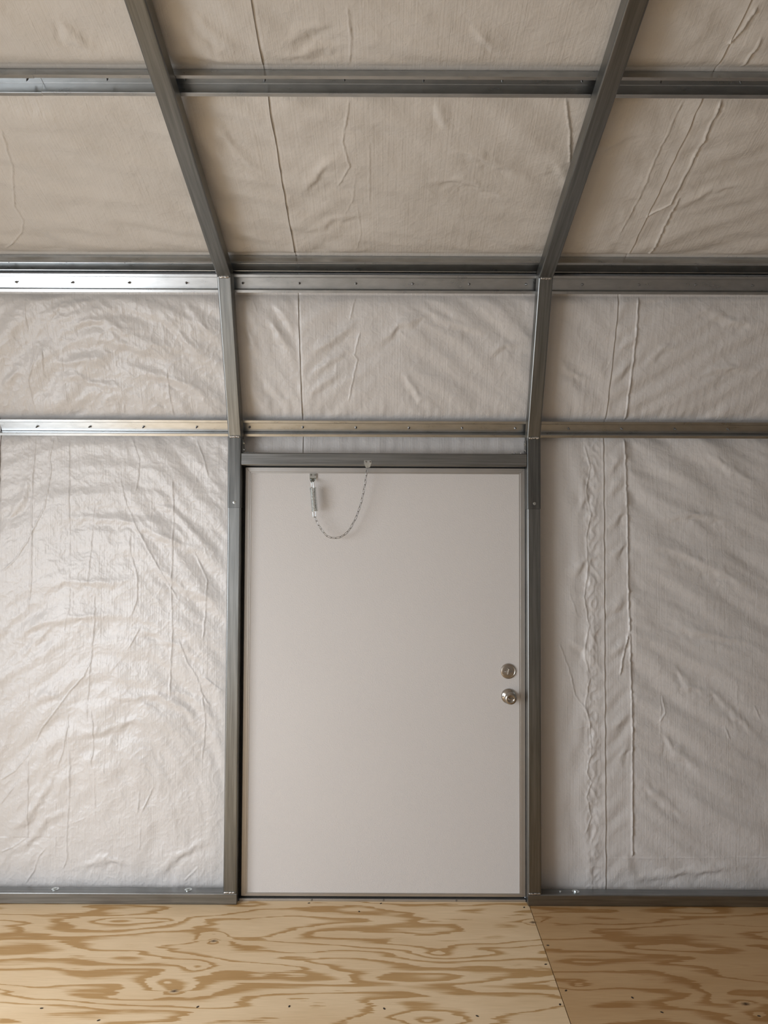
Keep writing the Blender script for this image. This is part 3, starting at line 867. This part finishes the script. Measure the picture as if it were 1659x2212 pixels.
g = struct(mesh_obj('ground', [(-14, -9, -0.12), (LX - 0.06, -9, -0.12), (LX - 0.06, 11, -0.12), (-14, 11, -0.12)], [(0, 1, 2, 3)], M['ground']))

for x0, x1, dn in ((LX, SEAMS[0], False), (SEAMS[0], SEAMS[1], True), (SEAMS[1], SEAMS[2], True), (SEAMS[2], RX, True)):
    insulation_roll(x0, x1, wall_back, ceiling, dn)

# ---------------------------------------------------------------- floor
bm = bmesh.new()
add_box(bm, LX, RX, -0.43, 3.33, -0.10, -0.019)
floor = struct(bm_obj('floor', bm, M['hole']))

KNOTS = ((-0.649, 2.934, 1.1, 0.030), (-0.705, 2.616, 0.8, 0.026), (0.62, 3.085, 0.9, 0.02), (1.245, 2.56, 0.9, 0.025))
EYES = ((-0.874, 3.088, 1.6, 0.10, 0.020), (-1.07, 3.08, 1.5, 0.11, 0.025), (-0.66, 2.985, 1.7, 0.05, 0.022), (-0.665, 2.757, 2.0, 0.055, 0.035), (-0.75, 2.668, 2.2, 0.09, 0.035),
        (0.22, 2.86, 2.6, 0.10, 0.055), (0.40, 2.86, 1.4, 0.10, 0.03), (0.20, 3.09, 2.0, 0.12, 0.03), (0.16, 2.46, 2.2, 0.12, 0.05), (1.17, 2.62, 1.4, 0.05, 0.04), (1.26, 2.50, 1.4, 0.05, 0.035),
        (-0.95, 2.82, 1.2, 0.22, 0.05), (-1.3, 2.66, 1.2, 0.25, 0.06), (0.05, 2.70, -1.6, 0.3, 0.05), (0.70, 2.66, 1.6, 0.10, 0.04))
def grain(X, Y, seed, dens):
    wy = Y + 0.025 * gnoise(X / 0.8, Y / 0.25, seed + 3)
    g = wy * dens + 3.0 * gnoise(X / 0.95, wy / 0.16, seed) + 1.3 * gnoise(X / 0.42, wy / 0.075, seed + 1) + 0.35 * gnoise(X / 0.16, wy / 0.03, seed + 2)
    for ex, ey, a, rx, ry in EYES:
        g = g + a * np.exp(-np.sqrt(((X - ex) / rx) ** 2 + ((Y - ey) / ry) ** 2 + 0.02))
    kn = np.zeros_like(X)
    for kx, ky, a, r in KNOTS:
        d = np.hypot((X - kx) / 1.6, Y - ky)
        g = g + a * 2.0 * np.sign(Y - ky) * np.exp(-d / r)
        kn = np.maximum(kn, sm(1.5 - np.hypot((X - kx) / 0.011, (Y - ky) / 0.007)))
    return g, kn

def plywood(x0, x1, y0, y1, seed, dens, fine, lean=0.0, mat='ply'):
    nx, ny = max(2, int((x1 - x0) / fine)), max(2, int((y1 - y0) / (fine * 0.8)))
    X, Y = np.meshgrid(np.linspace(x0, x1, nx), np.linspace(y0, y1, ny))
    g, kn = grain(X, Y, seed, dens)
    XX = X - (3.2 - Y) * lean
    top = np.stack((XX, Y, np.zeros_like(X)), -1).reshape(-1, 3)
    idx = np.arange(nx * ny).reshape(ny, nx)
    q = np.stack((idx[:-1, :-1], idx[:-1, 1:], idx[1:, 1:], idx[1:, :-1]), -1).reshape(-1, 4).tolist()
    n0 = nx * ny
    rim = list(idx[0]) + list(idx[1:, -1]) + list(idx[-1, -2::-1]) + list(idx[-2:0:-1, 0])
    low = top[rim].copy(); low[:, 2] = -0.018
    m = len(rim)
    for i in range(m):
        j = (i + 1) % m
        q.append([int(rim[i]), n0 + i, n0 + j, int(rim[j])])
    co = np.concatenate((top, low))
    o = mesh_obj('plywood_sheet', co.tolist(), q, M[mat], floor)
    for nm, f in (('grain', g), ('knot', kn)):
        at = o.data.attributes.new(nm, 'FLOAT', 'POINT')
        v = np.concatenate((f.ravel(), f.ravel()[rim])).astype(np.float32)
        at.data.foreach_set('value', v)
    return o
plywood(-1.818, 0.6275, 2.005, 3.252, 5, 7.0, 0.009, 0.022)
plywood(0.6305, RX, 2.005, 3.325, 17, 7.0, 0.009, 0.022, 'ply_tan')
plywood(LX, -1.821, 2.005, 3.325, 23, 9.0, 0.05, 0.022)
plywood(LX, -0.605, 0.785, 2.002, 29, 9.0, 0.05)
plywood(-0.602, 1.835, 0.785, 2.002, 31, 9.0, 0.05)
plywood(1.838, RX, 0.785, 2.002, 37, 9.0, 0.05)
plywood(LX, 0.0, -0.42, 0.782, 41, 9.0, 0.05)
plywood(0.003, RX, -0.42, 0.782, 43, 9.0, 0.05)
# screws driven below the face: small dark discs, the countersinks' shade put into their colour
bm = bmesh.new()
add_lathe(bm, ((0.0045, 0.0004), (0.0032, 0.0012), (0.0, 0.0003)), Matrix.Identity(4), 10)
scr0 = None
for k, (x, y) in enumerate(((-1.133, 2.52), (-0.92, 2.46), (-0.616, 2.531), (-0.31, 2.536), (0.008, 2.526), (0.314, 2.49), (0.64, 2.914), (0.604, 2.787), (0.64, 2.629), (0.601, 2.552),
                            (0.858, 2.591), (0.93, 2.513), (1.244, 2.496), (-0.315, 3.235), (-0.006, 3.235), (0.604, 3.207), (-0.097, 3.166))):
    if scr0 is None:
        scr0 = o = bm_obj('screw', bm, M['hole'], floor)
    else:
        o = share(scr0, 'screw', floor, Matrix.Identity(4))
    o.matrix_local = Matrix.Translation((x, y, 0.0)) @ Matrix.Rotation(0.5 * k, 4, 'Z') @ Matrix.Diagonal((1.35, 0.8, 1, 1))

# ================================================================ steel
HT = TUBE / 2
SQ = rounded_square(HT, 0.0055, 4)
EX = Vector((1, 0, 0))
C2 = offset(HT)
cA, cB, cC, cD = (np.array(p) for p in C2)
mir = lambda p: np.array((2 * 1.44 - p[0], p[1]))

def screw_head_bm(r=0.0055, h=0.0035, washer=True):
    """hex washer-head screw, axis +Z"""
    bm = bmesh.new()
    if washer:
        add_lathe(bm, ((0.0, 0.0), (r * 1.55, 0.0), (r * 1.5, 0.001), (r * 0.95, 0.0014)), Matrix.Identity(4), 14)
    add_lathe(bm, ((r * 0.95, 0.0005), (r * 0.95, h), (r * 0.75, h + 0.0008), (0, h + 0.0008)), Matrix.Identity(4), 6)
    return bm
def axis_m(p, zdir, spin=0.0):
    z = Vector(zdir).normalized()
    q = Vector((0, 0, 1)).rotation_difference(z)
    return Matrix.Translation(p) @ q.to_matrix().to_4x4() @ Matrix.Rotation(spin, 4, 'Z')

def weld_bm(p0, p1, rad, seed):
    """a lumpy bead between two points"""
    rnd = random.Random(seed)
    bm = bmesh.new()
    p0, p1 = Vector(p0), Vector(p1)
    n = 22
    pts = [p0.lerp(p1, i / n) + Vector((0, rnd.uniform(-1, 1) * 0.0008, rnd.uniform(-1, 1) * 0.0014)) for i in range(n + 1)]
    add_wire(bm, pts, rad, 8)
    for i, v in enumerate(bm.verts):
        c = pts[i // 8]
        f = 0.75 + 0.4 * abs(math.sin((i // 8) * 1.3 + seed)) + rnd.uniform(-0.12, 0.12)
        e = min(1.0, (i // 8) / 2.0 + 0.4, (n - i // 8) / 2.0 + 0.4)
        v.co = c + (v.co - c) * f * e
    return bm

SLIP = 1.697     # height of the slip joint in the posts
RAIL_H = 0.049
def steel_frame(xc, label):
    t = thing('steel_frame', label, 'frame', (xc, 3.2435, RAIL_H))
    X = Vector((xc, 0, 0))
    mB, mC = Vector((0, *(T1 + T2))), Vector((0, *(T2 + T3)))
    def tube(name, p0, p1, nn, m0, m1, grow=0.0, mat='tube'):
        bm = bmesh.new()
        sec = rounded_square(HT + grow, 0.0055, 4)
        sweep(bm, sec, X + Vector((0, *p0)), X + Vector((0, *p1)), EX, Vector((0, *nn)), m0, m1)
        return keep_world(bm_obj(name, bm, M[mat]), t)
    tube('post', (cA[0], RAIL_H), (cA[0], SLIP), N1, None, None)
    tube('upper_post', (cA[0], SLIP + 0.0006), cB, N1, None, mB, 0.0012, 'tube_dull')
    tube('knee_tube', cB, cC, N2, mB, mC, 0.0006)
    tube('rafter_tube', cC, cD, N3, mC, Vector((0, 1, 0)))
    # the other half of the frame, behind the camera
    flip = lambda v: np.array((-v[0], v[1]))
    mB2, mC2 = Vector((0, *flip(T1 + T2))), Vector((0, *flip(T2 + T3)))
    tube('rafter_tube', mir(cD), mir(cC), flip(N3), Vector((0, 1, 0)), mC2)
    tube('knee_tube', mir(cC), mir(cB), flip(N2), mC2, mB2)
    tube('post', mir(cB), (mir(cA)[0], 0.0), flip(N1), mB2, None)
    for k, (P, zz) in enumerate(((PB, 0.0), (PC, 0.0))):
        keep_world(bm_obj('weld_bead', weld_bm((xc - 0.022, P[0] - 0.0012, P[1]), (xc + 0.022, P[0] - 0.0012, P[1]), 0.0052, k + (xc > 0) * 3), M['weld'], None, True), t)
    keep_world(bm_obj('weld_bead', weld_bm((xc - 0.026, 3.2140, RAIL_H + 0.0043), (xc + 0.024, 3.2140, RAIL_H + 0.0043), 0.0036, 7 + (xc > 0)), M['weld'], None, True), t)
    s = bm_obj('screw', screw_head_bm(0.0045, 0.003), M['zinc'])
    place(s, t, axis_m((xc + 0.002, 3.2138, SLIP + 0.024), (0, -1, 0), 0.4))
    return t
FX = 0.6515
steel_frame(-FX, 'left welded square steel tube frame, hinge side of the white door')
steel_frame(FX, 'right welded square steel tube frame, beside the door knob')

# base rails
def base_rail(x0, x1, label, bolts):
    t = thing('base_rail', label, 'rail', ((x0 + x1) / 2, 3.2435, 0))
    bm = bmesh.new()
    sec = [(a, b * RAIL_H / TUBE) for a, b in rounded_square(HT, 0.0055, 4)]
    sweep(bm, sec, (x0, 3.2435, RAIL_H / 2), (x1, 3.2435, RAIL_H / 2), (0, 1, 0), (0, 0, 1))
    keep_world(bm_obj('tube', bm, M['rail']), t)
    for x, y, r in bolts:
        bm = screw_head_bm(r, r * 0.7, False)
        add_lathe(bm, ((0.0, 0.0), (r * 2.1, 0.0), (r * 2.1, 0.0014), (r * 0.9, 0.0016)), Matrix.Identity(4), 20)
        b = bm_obj('anchor_bolt' if r > 0.005 else 'screw', bm, M['zinc'])
        place(b, t, axis_m((x, y, RAIL_H), (0, 0, 1), 0.3))
    return t
base_rail(LX, -FX + HT, 'left steel base rail under the bright insulation, two washered bolts on top', ((-1.411, 3.2475, 0.0075), (-0.837, 3.2475, 0.0075)))
base_rail(FX - HT, RX, 'right steel base rail in shade, one bolt beside the door', ((0.833, 3.2455, 0.0075), (0.767, 3.2455, 0.0025)))

# hat channels: flanges against the tubes, crown against the insulation, open side into the room
FL, CW = 0.012, 0.048
HAT = [(-FL - CW / 2, 0), (-CW / 2 - 0.0015, 0), (-CW / 2, 0.0015), (-CW / 2, CHD - 0.0015), (-CW / 2 + 0.0015, CHD), (CW / 2 - 0.0015, CHD), (CW / 2, CHD - 0.0015), (CW / 2, 0.0015), (CW / 2 + 0.0015, 0), (FL + CW / 2, 0)]
def hat_section(th=0.0011):
    back = []
    for (s, d) in HAT[::-1]:
        if abs(s) > CW / 2 + 0.0002:
            back.append((s * (1 if abs(s) > CW / 2 + 0.003 else 1.0) , d + th) if abs(s) > CW / 2 + 0.003 else (s + math.copysign(0.0007, s), d + th))
        elif d > CHD - 0.001:
            back.append((s + math.copysign(0.0006, s), d + th))
        else:
            back.append((s + math.copysign(th, s), d))
    return HAT + back
tip_bm = None
tip_src = None
def hat_channel(label, seg, tc, x0, x1, screws, so=0.0, so_n=-0.0007):
    global tip_src
    i, t, n = SEGS[seg]
    P = offset(TUBE)[i]
    c = P + t * tc - n * so_n
    th = thing('hat_channel', label, 'channel', (0.0, float(c[0]), float(c[1])))
    bm = bmesh.new()
    sweep(bm, hat_section(), (x0, *c), (x1, *c), dirv(t), dirv(n))
    keep_world(bm_obj('channel', bm, M['channel']), th)
    rnd = random.Random(int(abs(tc) * 1000) + len(screws))
    for x in screws:
        if tip_src is None:
            b = bmesh.new()
            add_lathe(b, ((0.0055, 0.0), (0.0046, 0.0015), (0.0031, 0.002), (0.0031, 0.013), (0.0, 0.022)), Matrix.Identity(4), 8)
            tip_src = s = bm_obj('screw', b, M['screw'])
        else:
            s = bpy.data.objects.new('screw', tip_src.data)
            COL.objects.link(s)
        p = c + t * so + n * (CHD - 0.0002)
        d = -n + t * rnd.uniform(-0.12, 0.12)
        place(s, th, axis_m((x, *p), (rnd.uniform(-0.15, 0.15), *d)))
    return th
xs_u = [-1.540 + 0.2365 * k for k in range(14)]
xs_l = [-1.788 + 0.2373 * k for k in range(15)]

xs_r = [-1.556 + 0.2385 * k for k in range(14)]
hat_channel('galvanised hat channel under the eave, top one on the wall below the roof bend', 'K', 0.647, LX, RX, xs_u)
hat_channel('galvanised hat channel just above the door header, lowest on the wall', 'K', 0.034, LX, RX, xs_l, -0.003)
hat_channel('dark galvanised hat channel at the foot of the roof slope', 'R', 0.014, LX, RX, xs_u, 0.0)
hat_channel('galvanised hat channel across the middle of the roof slope, highest in view', 'R', 0.865, -1.0445, RX, xs_r[3:])
hat_channel('short end of hat channel lapped over the roof channel at the left edge', 'R', 0.865, LX, -1.045, xs_r[:3], 0.0, 0.0008)

# header over the door
t = thing('door_header', 'horizontal square steel tube header over the white door', 'header', (0, 3.2435, 1.883))
HZ0, HZ1 = 1.883, 1.9375
bm = bmesh.new()
sec = [(a, b * (HZ1 - HZ0) / TUBE) for a, b in rounded_square(HT, 0.0055, 4)]
sweep(bm, sec, (-FX + HT + 0.001, 3.2435, (HZ0 + HZ1) / 2), (FX - HT - 0.003, 3.2435, (HZ0 + HZ1) / 2), (0, 1, 0), (0, 0, 1))
keep_world(bm_obj('tube', bm, M['rail']), t)
clip_screw = None
for s in (-1, 1):
    bm = bmesh.new()
    xi = FX - HT - 0.0025
    a = add_box(bm, *(sorted((s * xi, s * (xi - 0.0025)))), 3.226, 3.262, HZ1, HZ1 + 0.062)
    a = add_box(bm, *(sorted((s * xi, s * (xi - 0.062)))), 3.226, 3.262, HZ1 - 0.0002, HZ1 + 0.0025)
    c = keep_world(bm_obj('bracket', bm, M['rail'] if s > 0 else M['tube']), t)
    for dz in (0.016, 0.045):
        if clip_screw is None:
            clip_screw = o = bm_obj('screw', screw_head_bm(0.0045, 0.004), M['zinc'])
        else:
            o = bpy.data.objects.new('screw', clip_screw.data); COL.objects.link(o)
        o.parent = c
        o.matrix_local = axis_m((s * (xi - 0.0025), 3.243, HZ1 + dz), (-s, 0, 0), dz * 9)
    for dx in (0.02, 0.048):
        o = bpy.data.objects.new('screw', clip_screw.data); COL.objects.link(o)
        o.parent = c
        o.matrix_local = axis_m((s * (xi - dx), 3.243, HZ1 + 0.0025), (0, 0, 1), dx * 30)

# ---------------------------------------------------------------- the door
DY = 3.262                       # face of the aluminium edge
DX0, DX1, DZ0, DZ1 = -0.6125, 0.6215, 0.0165, 1.8785
TW = 0.0225
door = bpy.data.objects.new('door_1', None)
COL.objects.link(door)
door.location = (0, DY, 0)
struct(door)
def dpart(name, bm, m, parent=door, smooth=False, angle=None):
    o = bm_obj(name, bm, m, None, smooth, angle)
    return keep_world(o, door)
# leaf
bm = bmesh.new()
add_box(bm, DX0 + TW - 0.002, DX1 - TW + 0.002, DY + 0.004, DY + 0.034, DZ0 + TW * 0.6, DZ1 - TW + 0.001)
dpart('door_panel', bm, M['door'])
# mitred aluminium edge: face strip, small step, inner lip
def edge_trim(p0, p1, q0, q1):
    """p: outer corners, q: inner corners (x, z)"""
    bm = bmesh.new()
    def lerp(a, b, f): return (a[0] + (b[0] - a[0]) * f, a[1] + (b[1] - a[1]) * f)
    steps = ((0.0, 0.030), (0.0, 0.0012), (0.05, 0.0), (0.76, 0.0), (0.80, 0.0022), (0.97, 0.0022), (1.0, 0.0042), (1.0, 0.030))
    r0 = [bm.verts.new((lerp(p0, q0, f)[0], DY + d, lerp(p0, q0, f)[1])) for f, d in steps]
    r1 = [bm.verts.new((lerp(p1, q1, f)[0], DY + d, lerp(p1, q1, f)[1])) for f, d in steps]
    n = len(steps)
    for i in range(n):
        bm.faces.new((r0[i], r0[(i + 1) % n], r1[(i + 1) % n], r1[i]))
    bm.faces.new(r0); bm.faces.new(r1[::-1])
    dpart('edge_trim', bm, M['alu'])
e = 0.0004
ix0, ix1, iz0, iz1 = DX0 + TW + 0.004, DX1 - TW - 0.004, DZ0 + TW * 0.62, DZ1 - TW - 0.004
edge_trim((DX0, DZ0 + e), (DX0, DZ1 - e), (ix0, iz0 + e), (ix0, iz1 - e))
edge_trim((DX1, DZ0 + e), (DX1, DZ1 - e), (ix1, iz0 + e), (ix1, iz1 - e))
edge_trim((DX0 + e, DZ1), (DX1 - e, DZ1), (ix0 + e, iz1), (ix1 - e, iz1))
edge_trim((DX0 + e, DZ0), (DX1 - e, DZ0), (ix0 + e, iz0), (ix1 - e, iz0))
# jambs behind the leaf, filling the rough opening, coloured black for the shade in the gaps
for x0, x1, z0, z1 in ((-0.66, DX0 - 0.0030, 0.0, 1.93), (DX1 + 0.0035, 0.66, 0.0, 1.93), (DX0 - 0.003, DX1 + 0.0035, 1.8815, 1.93)):
    bm = bmesh.new()
    add_box(bm, x0, x1, DY + 0.012, DY + 0.090, z0, z1)
    dpart('jamb', bm, M['dark'])
bm = bmesh.new()
add_box(bm, -0.66, 0.66, DY + 0.036, DY + 0.085, 0.002, 1.93)
dpart('gap_shade_backing', bm, M['dark'])  # black sheet behind the leaf, the gaps' shade put into its colour
# threshold
bm = bmesh.new()
prof = ((3.2525, -0.002), (3.2525, 0.0075), (3.2540, 0.0092), (3.262, 0.0098), (3.330, 0.0098), (3.330, -0.002))
r0 = [bm.verts.new((-0.618, y, z)) for y, z in prof]; r1 = [bm.verts.new((0.619, y, z)) for y, z in prof]
for i in range(6):
    bm.faces.new((r0[i], r0[(i + 1) % 6], r1[(i + 1) % 6], r1[i]))
bm.faces.new(r0); bm.faces.new(r1[::-1])
dpart('threshold', bm, M['alu'])

# deadbolt: rose, thumb turn, two screws
YP = DY + 0.004
def ym(x, z, y=YP): return Matrix.Translation((x, y, z)) @ Matrix.Rotation(R(90), 4, 'X')   # local +Z looks into the room (-Y)
bm = bmesh.new()
add_lathe(bm, ((0.0335, 0.0), (0.0335, 0.003), (0.0320, 0.0055), (0.0285, 0.0068), (0.0270, 0.0060), (0.0255, 0.0062), (0.0180, 0.0068), (0.0, 0.0070)), ym(0.5468, 0.9885), 40)
db = dpart('deadbolt', bm, M['nickel'], smooth=True, angle=35)
bm = bmesh.new()
add_lathe(bm, ((0.0085, 0.006), (0.0085, 0.011), (0.0075, 0.012), (0.0, 0.012)), ym(0.5468, 0.9875), 24)
bmesh.ops.recalc_face_normals(bm, faces=bm.faces[:])
b2 = bev_box(-0.0042, 0.0042, -0.013, 0.015, 0.010, 0.021, 0.0022, 3)
tmp = bpy.data.meshes.new('tmp'); b2.to_mesh(tmp); b2.free()
tmp.transform(ym(0.5468, 0.9875) @ Matrix.Rotation(R(-14), 4, 'Z'))
bm.from_mesh(tmp)
o = bm_obj('thumb_turn', bm, M['nickel']); o.parent = db
for sx in (-1, 1):
    bm = bmesh.new()
    add_lathe(bm, ((0.0036, 0.006), (0.0036, 0.0075), (0.0025, 0.0086), (0.0012, 0.0080), (0.0, 0.0080)), ym(0.5468 + sx * 0.0130, 0.9868), 14)
    o = bm_obj('screw', bm, M['screw'], None, True, 40); o.parent = db
# knob: rose, neck and ball, turn button; pin hole in the rose
bm = bmesh.new()
add_lathe(bm, ((0.0330, 0.0), (0.0330, 0.003), (0.0310, 0.0070), (0.0240, 0.0110), (0.0150, 0.0140), (0.0125, 0.020), (0.0125, 0.030), (0.0160, 0.034),
               (0.0225, 0.039), (0.0258, 0.046), (0.0262, 0.052), (0.0245, 0.058), (0.0205, 0.0615), (0.0150, 0.0625), (0.0125, 0.0605), (0.0110, 0.0595), (0.0, 0.0595)), ym(0.5487, 0.8800), 48)
kb = dpart('door_knob', bm, M['nickel'], smooth=True, angle=50)
bm = bev_box(-0.0085, 0.0085, -0.0030, 0.0030, 0.0590, 0.0660, 0.0014, 3)
tmp = bpy.data.meshes.new('tmp2'); bm.to_mesh(tmp); bm.free()
tmp.transform(ym(0.5487, 0.8800) @ Matrix.Rotation(R(8), 4, 'Z'))
o = bpy.data.objects.new('turn_button', tmp); tmp.materials.append(M['nickel']); COL.objects.link(o); o.parent = kb
bm = bmesh.new()
add_lathe(bm, ((0.0030, 0.0), (0.0030, 0.0016), (0.0, 0.0016)), ym(0.5487 - 0.0255, 0.8815, YP - 0.0095), 12)
o = bm_obj('release_hole', bm, M['dark']); o.parent = kb  # dark disc, the shade of the hole put into its colour
# small screw heads along the foot of the leaf and in the trim
for x in (-0.305, 0.005, 0.32):
    o = bm_obj('screw', screw_head_bm(0.003, 0.002), M['screw'])
    place(o, door, axis_m((x, 3.2528, 0.0055), (0, -1, 0)))

# ---------------------------------------------------------------- spring-and-chain door check
ck = thing('door_check_chain', 'zinc spring and slack link chain hanging from header onto white door', 'chain', (-0.2, 3.22, 1.89))
YS = 3.222
def plate(xa, xb, zt, zm, zb, y0, y1, ytip, wtip):
    """bracket: flat plate with two screws, then a rounded ear bent out towards the room"""
    bm = bmesh.new()
    xc = (xa + xb) / 2
    th = 0.0018
    up = [(xa, zm), (xa, zt - 0.002), (xa + 0.002, zt), (xb - 0.002, zt), (xb, zt - 0.002), (xb, zm)]
    f = [bm.verts.new((x, y0, z)) for x, z in up]; b = [bm.verts.new((x, y0 + th, z)) for x, z in up]
    bm.faces.new(f); bm.faces.new(b[::-1])
    for i in range(6):
        bm.faces.new((f[i], b[i], b[(i + 1) % 6], f[(i + 1) % 6]))
    ear = [(xa + 0.001, 0.0), (xb - 0.001, 0.0), (xb - 0.003, 0.35), (xc + wtip, 0.85), (xc + wtip * 0.5, 1.0), (xc - wtip * 0.5, 1.0), (xc - wtip, 0.85), (xa + 0.003, 0.35)]
    f = [bm.verts.new((x, y0 + (ytip - y0) * k, zm + (zb - zm) * k)) for x, k in ear]
    b = [bm.verts.new((v.co.x, v.co.y + th * 0.8, v.co.z + th * 0.7)) for v in f]
    bm.faces.new(f); bm.faces.new(b[::-1])
    for i in range(8):
        bm.faces.new((f[i], b[i], b[(i + 1) % 8], f[(i + 1) % 8]))
    return bm
# lower bracket on the door's top edge
br1 = keep_world(bm_obj('bracket', plate(-0.3290, -0.2990, 1.8520, 1.8310, 1.8080, 3.2590, 3.2590, 3.222, 0.006), M['zinc']), ck)
# upper bracket on the header
br2 = keep_world(bm_obj('bracket', plate(-0.0875, -0.0555, 1.9060, 1.8900, 1.8735, 3.2130, 3.2130, 3.205, 0.010), M['zinc']), ck)
for br, pts, y in ((br1, ((-0.3225, 1.8445), (-0.3045, 1.8445)), 3.259), (br2, ((-0.0790, 1.9000), (-0.0610, 1.9000)), 3.213)):
    for x, z in pts:
        bm = bmesh.new()
        add_lathe(bm, ((0.0042, 0.0), (0.0040, 0.0016), (0.0026, 0.0028), (0.0018, 0.0020), (0, 0.0020)), ym(x, z, y), 14)
        o = bm_obj('screw', bm, M['screw'], None, True, 40)
        o.parent = br
        o.matrix_local = Matrix.Translation(ck.location).inverted() @ br.matrix_local.inverted() @ Matrix.Translation(ck.location) @ Matrix.Translation((0, 0, 0)) if False else Matrix.Identity(4)
# spring: 18 coils on a slightly leaning axis, two draw bars through it
top, bot = Vector((-0.3103, YS, 1.786)), Vector((-0.3010, YS, 1.685))
ax = (bot - top).normalized()
u = Vector((0, 1, 0)).cross(ax).normalized(); w = Vector((0, 1, 0))
bm = bmesh.new()
pts = []
turns = 17
for i in range(turns * 14 + 1):
    f = i / (turns * 14)
    rr = 0.0128
    a = 2 * math.pi * turns * f
    pts.append(top.lerp(bot, f) + rr * (math.cos(a) * u + math.sin(a) * w))
add_wire(bm, pts, 0.00165, 6)
keep_world(bm_obj('spring', bm, M['zinc'], None, True), ck)
def bar(p_eye, p_hook, half, spread):
    """long U of wire: eye at p_eye, two legs through the coil, hooked over the far end"""
    d = (p_hook - p_eye).normalized()
    s = Vector((0, 1, 0)).cross(d).normalized()
    pts = [p_hook + s * (spread + 0.006) - d * 0.005, p_hook + s * (spread + 0.005) + d * 0.001, p_hook + s * spread]
    pts += [p_eye + s * half + d * 0.010]
    for i in range(9):
        a = math.pi * i / 8
        pts.append(p_eye + s * half * math.cos(a) + d * (0.006 - 0.006 * math.sin(a)))
    pts += [p_eye - s * half + d * 0.010]
    pts += [p_hook - s * spread, p_hook - s * (spread + 0.005) + d * 0.001, p_hook - s * (spread + 0.006) - d * 0.005]
    bm = bmesh.new()
    add_wire(bm, pts, 0.0016, 8)
    return keep_world(bm_obj('draw_bar', bm, M['zinc'], None, True), ck)
bar(Vector((-0.3138, YS - 0.001, 1.8135)), bot + Vector((0, 0.003, -0.0005)), 0.0038, 0.0062)
bar(Vector((-0.3018, YS, 1.6560)), top + Vector((0, -0.004, 0.001)), 0.0060, 0.0080)
# chain: links strung along the hanging line, every other one turned on edge
PATH = [(-0.3018, 1.6590), (-0.2919, 1.6394), (-0.2852, 1.6230), (-0.2720, 1.6055), (-0.2610, 1.5895), (-0.2477, 1.5768), (-0.2302, 1.5690), (-0.2106, 1.5672), (-0.1909, 1.5705), (-0.1757, 1.5795),
        (-0.1605, 1.5905), (-0.1475, 1.6072), (-0.1324, 1.6360), (-0.1194, 1.6598), (-0.1129, 1.6817), (-0.1055, 1.7010), (-0.0990, 1.7230), (-0.0925, 1.7518), (-0.0885, 1.7737), (-0.0845, 1.7935), (-0.0815, 1.8132), (-0.0787, 1.8330), (-0.0770, 1.8484), (-0.0735, 1.8790)]
P = np.array(PATH)
S = np.concatenate(([0], np.cumsum(np.hypot(*np.diff(P, axis=0).T))))
NL = 25
bm = bmesh.new()
pitch = S[-1] / NL
hl, hw, wr = pitch / 2 + 0.0018, 0.0040, 0.00115
pts = []
for sgn, c0 in ((1, hl - hw), (-1, -(hl - hw))):
    for i in range(7):
        a = math.pi * (i / 6 - 0.5) + (0 if sgn > 0 else math.pi)
        pts.append((c0 + hw * math.cos(a), hw * math.sin(a), 0))
add_wire(bm, pts, wr, 6, True)
link0 = None
for k in range(NL):
    s0, s1 = k * pitch, (k + 1) * pitch
    a = Vector((np.interp(s0, S, P[:, 0]), 0, np.interp(s0, S, P[:, 1])))
    b = Vector((np.interp(s1, S, P[:, 0]), 0, np.interp(s1, S, P[:, 1])))
    f = (k + 0.5) / NL
    a.y = YS - 0.012 * (k / NL); b.y = YS - 0.012 * ((k + 1) / NL)
    x = (b - a).normalized()
    z = x.cross(Vector((0, -1, 0))).normalized()
    y = z.cross(x)
    Rm = Matrix((x, y, z)).transposed().to_4x4() @ Matrix.Rotation(R(90 + 38 if k % 2 else 38 - 0), 4, 'X')
    mw = Matrix.Translation((a + b) / 2) @ Rm
    if link0 is None:
        link0 = o = bm_obj('chain_link', bm, M['link'], None, True)
    else:
        o = bpy.data.objects.new('chain_link', link0.data); COL.objects.link(o)
    place(o, ck, mw)
